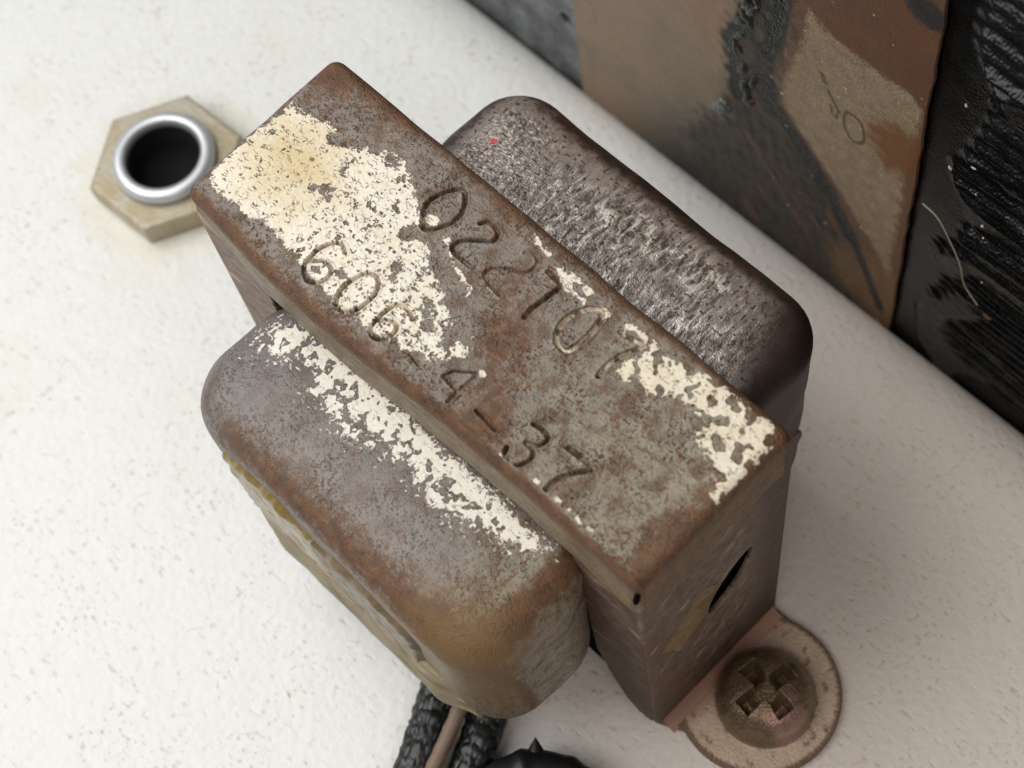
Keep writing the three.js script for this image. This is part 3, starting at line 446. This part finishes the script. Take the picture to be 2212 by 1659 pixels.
const boardMat = surface('tan pressboard edge', [0, -4, 50, 24], 26, 0.2, (x, y, o) => {
  const s = noise(x * 0.35, y * 3.4, 601), s2 = noise(x * 0.9, y * 8, 603), n = fbm(x * 0.4, y * 0.4, 3, 605), f = noise(x * 6, y * 8, 607), k = 1 + 0.16 * s + 0.13 * s2 + 0.06 * f + 0.1 * n;
  o.c[0] = 158 * k; o.c[1] = 145 * k; o.c[2] = 118 * k; mix3(o.c, [98, 74, 52], 0.65 * sstep(0.35, 0.6, n + 0.3 * s)); mix3(o.c, [110, 96, 54], 0.5 * sstep(0.3, 0.6, noise(x * 0.22, y * 0.4, 609)));
  o.h = 0.5 + 0.25 * s + 0.2 * s2;
}, { roughness: 0.7 });

{
  const base = [22.5, 0, 7.5];
  const t = thing('transformer', 'rusty grey steel transformer with stamped numbers and flaking cream paint on the white panel', 'transformer', base);
  // --- top plate: folded tray with stamped figures in real relief
  const rect = plateMat.userData.rect, R = 1.0, prof = [[0.75, LIP + 3, -5], [0.75, LIP, -4.6], [0.45, LIP - 0.12, -4.3], [0.1, LIP, -4.15]];
  for (let i = 1; i <= 8; i++) prof.push([0, mix(LIP, H - R, i / 8), -mix(4.1, 0.57, i / 8)]);
  for (let i = 1; i <= 10; i++) { const q = i / 10 * Math.PI / 2; prof.push([R - R * Math.cos(q), H - R + R * Math.sin(q), -0.57 + i / 10 * (R + 0.57)]); }
  // edges of old bent sheet are never straight
  const bow = (a, y, v) => {
    const k = (0.85 - 0.95 * Math.exp(-(((a - 12) / 12) ** 2))) * sstep(0.9, -0.9, v);
    return [a - 0.85 * sstep(9, -0.5, a) + 0.1 * noise(v * 0.3, y * 0.3, 3), y + 3.2 * sstep(7, 0.5, a) * sstep(H - 1.2, LIP, y) * (v < 2 ? 1 : 0) + 0.12 * noise(a * 0.13, v * 0.13, 6) - 0.35 * gauss(a, v, 0, 0, 3) - 0.3 * gauss(a, v, 45, 0, 2.5), v + k + 0.1 * noise(a * 0.22, y * 0.3, 9)];
  };
  const rim = shellGeometry([0, V0, L, W], R, prof, rect, 0.45, bow);
  const nu = 780, nv = 250;
  const face = gridGeometry(nu, nv, (s, q) => {
    const a = mix(R, L - R, s), v = mix(V0 + R, W - R, q), [ba, by, bv] = bow(a, H, v);
    const e = sstep(0, 0.5, Math.min(a - R, L - R - a, v - V0 - R, W - R - v));
    return [ba, by - e * (0.46 * glyphDeep(a, v) - 0.07 * sstep(2.4, 1.4, glyph(a, v)) * (1 - glyphDeep(a, v)) - 0.03 * noise(a * 0.7, v * 0.7, 12)), bv, a, v];
  }, rect);
  mesh('top_plate', settle(mergeGeometries([rim, face]), base), plateMat, t).userData.label = 'top plate stamped 022707 and 606 4 37 with flaking cream paint';
  // --- end walls
  const erect = endMat.userData.rect;
  const endWall = (near) => {
    const s = new THREE.Shape();
    if (near) {
      s.moveTo(1.9, 0.9); s.lineTo(14.5, 0.9); s.lineTo(15.0, 26); s.lineTo(15.2, 33.2); s.quadraticCurveTo(15.5, 34.4, 16.0, 35.0); s.quadraticCurveTo(16.1, 36.3, 15.0, 36.4); s.lineTo(0.2, 35.6); s.lineTo(0.05, 31); s.lineTo(0.3, 3.2); s.quadraticCurveTo(0.5, 1.2, 1.9, 0.9);
      const h = new THREE.Path(); h.moveTo(6.7, 17.0); h.bezierCurveTo(6.2, 17.6, 6.6, 19.4, 7.6, 20.8); h.bezierCurveTo(8.6, 22.2, 10.4, 23.4, 11.2, 22.9); h.bezierCurveTo(11.8, 22.4, 11.4, 20.4, 10.4, 18.8); h.bezierCurveTo(9.4, 17.3, 7.6, 16.1, 6.7, 17.0); s.holes.push(h);
    } else { s.moveTo(0.9, 0.9); s.lineTo(14.5, 0.9); s.lineTo(15.0, 36.3); s.lineTo(0.2, 35.6); s.lineTo(0.1, 31); s.closePath(); }
    const g = new THREE.ExtrudeGeometry(s, { depth: near ? 0.12 : 0.7, bevelEnabled: true, bevelThickness: 0.14, bevelSize: 0.14, bevelSegments: 3, curveSegments: 14 });
    uvFromRect(g, erect, (x, y) => [x, y]);
    g.rotateY(Math.PI / 2); g.translate(near ? 44.63 : -0.8, 0, 0);   // shape x runs across
    return g;
  };
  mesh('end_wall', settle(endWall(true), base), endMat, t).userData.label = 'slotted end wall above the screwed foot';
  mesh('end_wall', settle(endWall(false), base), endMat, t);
  // torn pressboard showing beside the slot
  const flange = (pts, out) => { const s = new THREE.Shape(); pts.forEach(([a, y], i) => i ? s.lineTo(a, y) : s.moveTo(a, y)); s.closePath(); const g = new THREE.ExtrudeGeometry(s, { depth: 0.55, bevelEnabled: true, bevelThickness: 0.15, bevelSize: 0.15, bevelSegments: 3 }); uvFromRect(g, erect, (x, y) => [x * 0.5 - (x > 20 ? 18 : -4), y]); g.translate(0, 0, -0.95 + out); return g; };
  mesh('side_flange', settle(flange([[38.2, 31.0], [44.7, 31.1], [44.7, 3.4], [44.2, 2.0], [43.0, 1.5], [41.6, 2.4], [40.2, 5.5], [38.8, 10]], 0.05), base), endMat, t);
  const litEnd = endMat.clone(); litEnd.name = 'lit end metal'; litEnd.color.setRGB(1.55, 1.55, 1.55);  // same end metal, colour raised so the far flange looks lit
  mesh('side_flange', settle(flange([[-0.8, 33.2], [3, 32.6], [5.9, 30.8], [5.6, 24], [5.2, 6], [3, 1], [0.2, 1]], 0.55), base), litEnd, t);
  mesh('core', settle(new THREE.BoxGeometry(42.1, 35.0, 12.2).translate(23.15, 17.7, -7.6), base), darkMat, t).userData.label = 'black core block giving the dark inside the gaps';  // black block behind slot and gaps, in place of their shade
  const sp = new THREE.Shape(); sp.moveTo(1.6, 19.4); sp.lineTo(3.2, 20.6); sp.lineTo(4.4, 22.2); sp.lineTo(6.3, 23.7); sp.lineTo(7.3, 22.4); sp.lineTo(6.2, 20.6); sp.lineTo(6.0, 18.4); sp.lineTo(4.6, 17.4); sp.lineTo(3.4, 16.0); sp.lineTo(2.9, 17.6); sp.closePath();
  const st = new THREE.ExtrudeGeometry(sp, { depth: 0.05, bevelEnabled: true, bevelThickness: 0.04, bevelSize: 0.25, bevelSegments: 2 }); uvFromRect(st, boardMat.userData.rect, (x, y) => [x * 2, y]); st.rotateY(Math.PI / 2); st.translate(44.86, 0, 0);
  mesh('paper_scrap', settle(st, base), (() => { const m = boardMat.clone(); m.name = 'ochre paper'; m.color.setRGB(0.62, 0.47, 0.3); return m; })(), t).userData.label = 'torn ochre paper scrap beside the slot';
  { const g = new THREE.SphereGeometry(0.5, 20, 14); g.scale(0.5, 0.42, 0.95).rotateY(0.5).translate(44.85, 35.7, 0.1); mesh('fold_gap', settle(g, base), darkMat, t); }  // dark lens standing in for the shaded notch at the fold
  // foot with a rounded tab and a bent root
  const fs = new THREE.Shape(); fs.moveTo(44.6, 0.9); fs.lineTo(46.6, 1.9); fs.absarc(48.8, 8.2, 6.7, -Math.PI / 2 - 0.32, Math.PI / 2 + 0.32, false); fs.lineTo(44.6, 14.5); fs.closePath();
  const fg = new THREE.ExtrudeGeometry(fs, { depth: 0.5, bevelEnabled: true, bevelThickness: 0.16, bevelSize: 0.16, bevelSegments: 3, curveSegments: 40 });
  uvFromRect(fg, tabMat.userData.rect, (x, y) => [x, y]); fg.rotateX(-Math.PI / 2); fg.translate(0, 0.22, 0);
  const ft = mesh('mounting_foot', settle(fg, base), tabMat, t); ft.userData.label = 'rounded cream foot under the cross head screw';
  const bend = gridGeometry(8, 24, (s, q) => { const th = s * Math.PI / 2, r = 1.25, v = mix(0.95, 14.4, q); return [44.85 + r - r * Math.cos(th), 0.86 + r - r * Math.sin(th), v, 46, v]; }, tabMat.userData.rect);
  mesh('foot_bend', settle(bend, base), plain('pinkish lit bend', 0x9a7666, 0.4), t);  // own pinkish tone paints the strip where the bend catches light
  // --- covers either side
  const shellProfile = (y0, y1, Rt, Rb, half, crown) => {
    const p = []; let tex = Rt;
    const pts = [];
    for (let i = 0; i <= 6; i++) { const q = i / 6 * Math.PI / 2; pts.push([Rb - Rb * Math.sin(q) + 0.5, y0 + Rb - Rb * Math.cos(q)]); }
    for (let i = 1; i < 14; i++) pts.push([0.5 * (1 - i / 14), mix(y0 + Rb, y1 - Rt, i / 14)]);
    for (let i = 0; i <= 12; i++) { const q = i / 12 * Math.PI / 2; pts.push([Rt - Rt * Math.cos(q), y1 - Rt + Rt * Math.sin(q)]); }
    const cut = pts.length; for (let i = 1; i <= 10; i++) pts.push([mix(Rt, half, i / 10), y1 + crown * Math.sin(i / 10 * Math.PI / 2)]);
    let s = 0; const len = [0]; for (let i = cut - 1; i > 0; i--) { s += Math.hypot(pts[i][0] - pts[i - 1][0], pts[i][1] - pts[i - 1][1]); len.push(s); }
    pts.forEach((q, i) => p.push([q[0], q[1], i >= cut ? q[0] : Rt - len[cut - 1 - i]])); return p;
  };
  const dent = (sd) => (a, y, v) => [a + 0.22 * noise(y * 0.2, v * 0.2, sd), y + 0.16 * noise(a * 0.16, v * 0.2, sd + 3) + 0.05 * noise(a * 0.5, v * 0.5, sd + 5), v + 0.2 * noise(a * 0.16, y * 0.14, sd + 7)];
  const cl = mesh('side_cover', settle(shellGeometry(SHELL_L, 4.6, shellProfile(9.4, 31, 3.2, 3.6, 6.5, 0.35), shellLMat.userData.rect, 0.5, dent(3)), base), shellLMat, t);
  cl.userData.label = 'left cover with a band of flaked white paint';
  mesh('side_cover', settle(shellGeometry(SHELL_R, 4.6, shellProfile(7.2, 31, 2.9, 2.2, 6.5, 0.25), shellRMat.userData.rect, 0.5, dent(13)), base), shellRMat, t).userData.label = 'right cover of bare scuffed metal';
  // pressboard strip along the left cover and the resin that ran over it
  const strip = new THREE.BoxGeometry(25.6, 8.8, 1.2, 130, 30, 4);
  { const p = strip.attributes.position; for (let i = 0; i < p.count; i++) { const x = p.getX(i), y = p.getY(i), e = sstep(12.8, 9.0, Math.abs(x)), r = sstep(4.4, 3.6, Math.abs(y)); p.setXYZ(i, x, y * mix(0.86, 1, e) + (y < 0 ? 0.35 * noise(x * 0.35, 1, 8) - 0.5 * sstep(0.3, 0.5, noise(x * 0.15, 4, 9)) : 0.2 * noise(x * 0.4, 2, 5)), (p.getZ(i) + 0.12 * noise(x * 0.4, y * 0.7, 4)) * mix(0.3, 1, e) * mix(0.55, 1, r) - (1 - e) * (x > 0 ? 0.75 : 0.35)); } }
  strip.translate(22.9, 12.2, 10.7); uvFromRect(strip, boardMat.userData.rect, (x, y) => [x, y]);
  mesh('board_strip', settle(strip, base), boardMat, t).userData.label = 'tan pressboard edge along the left cover';
  const resinRun = (name, label, mat, a0, a1, yc, half, sd) => {
    const sideV = (y) => -11.0 + 0.5 * clamp((28.1 - y) / 19) + (y > 28.1 ? 2.9 - Math.sqrt(Math.max(0, 2.9 ** 2 - (y - 28.1) ** 2)) : 0);
    const g = gridGeometry(150, 44, (s, q) => {
      const a = mix(a0, a1, s), y = mix(15, 29.5, q), top = yc + half * (0.8 + 0.45 * noise(a * 0.3, 1, sd) + 0.08 * noise(a * 1.3, 3, sd)) * Math.sin(Math.PI * s) ** 0.3, low = 14.6;
      const m = Math.min(top - y, y - low, (s < 0.5 ? s : 1 - s) * (a1 - a0) * 0.7), e = sstep(-0.1, 0.7, m);
      return [a, y, sideV(y) + 0.4 - e * (0.8 + 0.22 * noise(a * 0.7, y * 0.6, sd + 2))];
    });
    mesh(name, settle(g, base), mat, t).userData.label = label;
  };
  resinRun('resin_run', 'olive yellow resin run on the left cover edge', plain('olive resin', 0x84713f, 0.32, { clearcoat: 0.5, clearcoatRoughness: 0.3 }), 11.0, 22, 24.6, 2.6, 3);
  resinRun('resin_run', 'brown resin run along the left cover edge', plain('brown resin', 0x74634a, 0.42, { clearcoat: 0.3, clearcoatRoughness: 0.35 }), 20.2, 32, 23.4, 2.4, 6);
}

// ================= the screw in the foot =================
{
  const base = [49.6, 0.85, 8.2];
  const t = thing('cross_head_screw', 'domed brass brown cross head screw holding the rounded transformer foot', 'screw', base);
  const mat = surface('tarnished brass', [-6, -6, 6, 6], 40, 0.12, (x, y, o) => {
    const n = fbm(x * 0.5, y * 0.5, 3, 701), f = noise(x * 5, y * 5, 703), k = 1 + 0.3 * n + 0.12 * f; o.c[0] = 120 * k; o.c[1] = 100 * k; o.c[2] = 78 * k;
    mix3(o.c, [176, 136, 132], 0.6 * sstep(0.3, 0.8, gauss(x, y, 3.0, -0.6, 2.2) + 0.2 * n)); mix3(o.c, [58, 50, 40], 0.55 * sstep(0.1, 0.5, n + 0.2 * f)); o.h = 0.5 + 0.2 * f + 0.2 * n; o.r = 0.32 + 0.1 * f;
  }, { gloss: true, metalness: 0.45 });
  const R = 4.15, rot = 0.15, cross = (x, z) => {
    const c = Math.cos(rot), s = Math.sin(rot), p = Math.abs(c * x - s * z), q = Math.abs(s * x + c * z), wd = 0.62 + 0.06 * noise(x, z, 4), ln = 2.55;
    const arm = (l, w) => Math.min(sstep(0.16, -0.16, w - wd * (0.72 + 0.4 * l / ln)), sstep(ln + 0.12, ln - 0.45, l)), mid = sstep(1.5, 1.0, p + q);
    return Math.max(arm(p, q), arm(q, p), mid);
  };
  const nr = 150, na = 260;
  const head = gridGeometry(na, nr, (s, q) => {
    const r = R * Math.min(1, q * 1.1), th = s * Math.PI * 2, x = r * Math.cos(th), z = r * Math.sin(th), k = q * 1.1;
    let y = k <= 1 ? 3.2 * Math.pow(Math.max(0, 1 - (r / R) ** 2.6), 0.5) + 0.45 : 0.45 * (1 - (k - 1) / 0.1);
    const inner = sstep(1.7, 0.7, Math.hypot(x, z));
    y -= cross(x, z) * (2.1 - 0.7 * inner) + 0.03 * noise(x * 1.5, z * 1.5, 6);
    return [x, y, z, x, z];
  }, mat.userData.rect);
  mesh('screw_head', settle(head), mat, t);
  mesh('shank', settle(new THREE.CylinderGeometry(2, 2, 1.2, 20).translate(0, -0.35, 0)), mat, t);
}

// ================= jack bushing and its hexagon nut =================
{
  const base = [-27.0, 0, 7.7];
  const t = thing('jack_socket', 'threaded silver jack bushing with a tarnished hexagon nut beside the transformer', 'jack socket', base);
  const s = new THREE.Shape(); for (let i = 0; i < 6; i++) { const th = Math.PI * (i / 3 + 0.02), R = 7.25; i ? s.lineTo(R * Math.cos(th), R * Math.sin(th)) : s.moveTo(R * Math.cos(th), R * Math.sin(th)); } s.closePath();
  const h = new THREE.Path(); h.absarc(0, 0, 4.9, 0, Math.PI * 2, true); s.holes.push(h);
  const nutMat = surface('yellowed zinc', [-10, -10, 10, 10], 30, 0.14, (x, y, o) => { const n = fbm(x * 0.3, y * 0.3, 3, 801), f = noise(x * 4, y * 4, 803), k = 1 + 0.12 * n + 0.06 * f; o.c[0] = 184 * k; o.c[1] = 176 * k; o.c[2] = 158 * k; mix3(o.c, [160, 145, 112], 0.7 * sstep(-0.2, 0.5, n + 0.3 * sstep(-8, 6, x - y))); o.h = 0.5 + 0.2 * f; o.r = 0.42 + 0.1 * n; }, { gloss: true, metalness: 0.35 });
  const g = new THREE.ExtrudeGeometry(s, { depth: 2.0, bevelEnabled: true, bevelThickness: 0.35, bevelSize: 0.4, bevelSegments: 4, curveSegments: 60 }); uvFromRect(g, nutMat.userData.rect, (x, y) => [x, y]); g.rotateX(-Math.PI / 2); g.translate(0, 0.4, 0);
  mesh('hexagon_nut', settle(g), nutMat, t);
  const pr = [[3.62, -6], [3.62, 3.5], [3.75, 3.95], [4.0, 4.12], [4.5, 4.12], [4.85, 3.9], [5.0, 3.5]]; for (let i = 0; i < 4; i++) pr.push([5.08, 3.3 - i * 0.5], [4.84, 3.05 - i * 0.5]); pr.push([4.95, 0.5]);
  mesh('threaded_bushing', settle(new THREE.LatheGeometry(pr.map(([r, y]) => new THREE.Vector2(r, y)), 96)), plain('bright nickel', 0xcfd1d2, 0.36, { metalness: 0.6 }), t);
  mesh('socket_bore', settle(new THREE.LatheGeometry([[0, 0.2], [3.57, 0.2], [3.57, 3.3]].map(([r, y]) => new THREE.Vector2(r, y)), 64)), plain('dark bore', 0x020203, 1), t);  // black cup put in for the darkness inside the bore
}

// ================= wires and cap at the bottom edge =================
{
  const black = surface('crinkled black tape', [0, 0, 1, 1], 256, 0.3, (x, y, o) => { const n = fbm(x * 8, y * 6, 4, 901), f = noise(x * 40, y * 24, 903), k = 1 + 0.5 * n + 0.3 * f; o.c[0] = 30 * k; o.c[1] = 31 * k; o.c[2] = 31 * k; o.h = 0.5 + 0.4 * n + 0.25 * f; o.r = 0.38 + 0.15 * f; }, { gloss: true, wrap: THREE.MirroredRepeatWrapping });
  const cable = (name, label, cat, pts, r, mat, group, flat = 0.8) => { const b = [pts[0][0], 0, pts[0][2]]; const g = tube(pts, r, 90, 24, 0.1, r * 10); g.scale(1, flat, 1); const m = mesh(name, settle(g, b), mat, scene); m.position.copy(pos(...b)); m.userData.label = label; m.userData.category = cat; if (group) m.userData.group = group; };
  cable('black_wire', 'black crinkled taped wire nearer the left, under the transformer corner', 'wire', [[26.5, 2.2, -5], [29.4, 2.2, -9.6], [31.6, 2.2, -13.4], [34.6, 2.2, -19.5], [37.5, 2.2, -26]], 1.75, black, 'black taped wires');
  cable('black_wire_001', 'black taped wire with a bright glint, right beside the round black cap', 'wire', [[30.5, 2.0, -3], [33.6, 2.0, -7.9], [35.4, 2.0, -11.4], [37.6, 2.0, -16.2], [40.0, 2.0, -24]], 1.7, black, 'black taped wires');
  cable('brown_wire', 'thin tan wire lying between two black taped wires', 'wire', [[29.5, 3.0, -4.0], [31.9, 3.6, -8.8], [33.2, 3.4, -12], [34.6, 3.3, -15.6], [38.0, 3.2, -24]], 0.62, plain('tan wire', 0x7d6a5a, 0.55), null, 1);
  const base = [44.5, 0, -13.3], t = thing('round_cap', 'round black cap with a small pointed nib at the bottom edge', 'cap', base);
  const N = 120, pr = [[7.05, 0], [7.1, 3.4], [6.9, 4.4], [6.4, 5.0], [5.6, 5.25], [4.4, 5.35], [3.4, 5.1], [2.6, 5.3], [0, 5.4]];
  const g = new THREE.LatheGeometry(pr.map(([r, y]) => new THREE.Vector2(r, y)), N), p = g.attributes.position;
  for (let i = 0; i < p.count; i++) { const x = p.getX(i), z = p.getZ(i), th = Math.atan2(z, x), r = Math.hypot(x, z), k = 1 + 0.025 * Math.pow(Math.abs(Math.cos(th * 5)), 12) * sstep(3, 6, r) + 0.012 * noise(th * 3, p.getY(i), 3); p.setXYZ(i, x * k, p.getY(i) + 0.2 * Math.pow(Math.abs(Math.cos(th * 5)), 14) * sstep(2.5, 5.5, r), z * k); }
  mesh('cap_body', settle(g), plain('black rubber', 0x141414, 0.42), t);
  const nib = new THREE.ConeGeometry(0.8, 1.35, 18, 6); nib.translate(0, 0.4, 0); nib.rotateZ(1.0); const d = Math.atan2(-5.5, -5.2); nib.rotateY(0); nib.rotateY(Math.atan2(5.5, -5.2) + Math.PI); nib.translate(-4.9, 4.2, -5.0);
  mesh('nib', settle(nib), plain('black rubber nib', 0x101010, 0.4), t);
}
renderer.render(scene, camera);
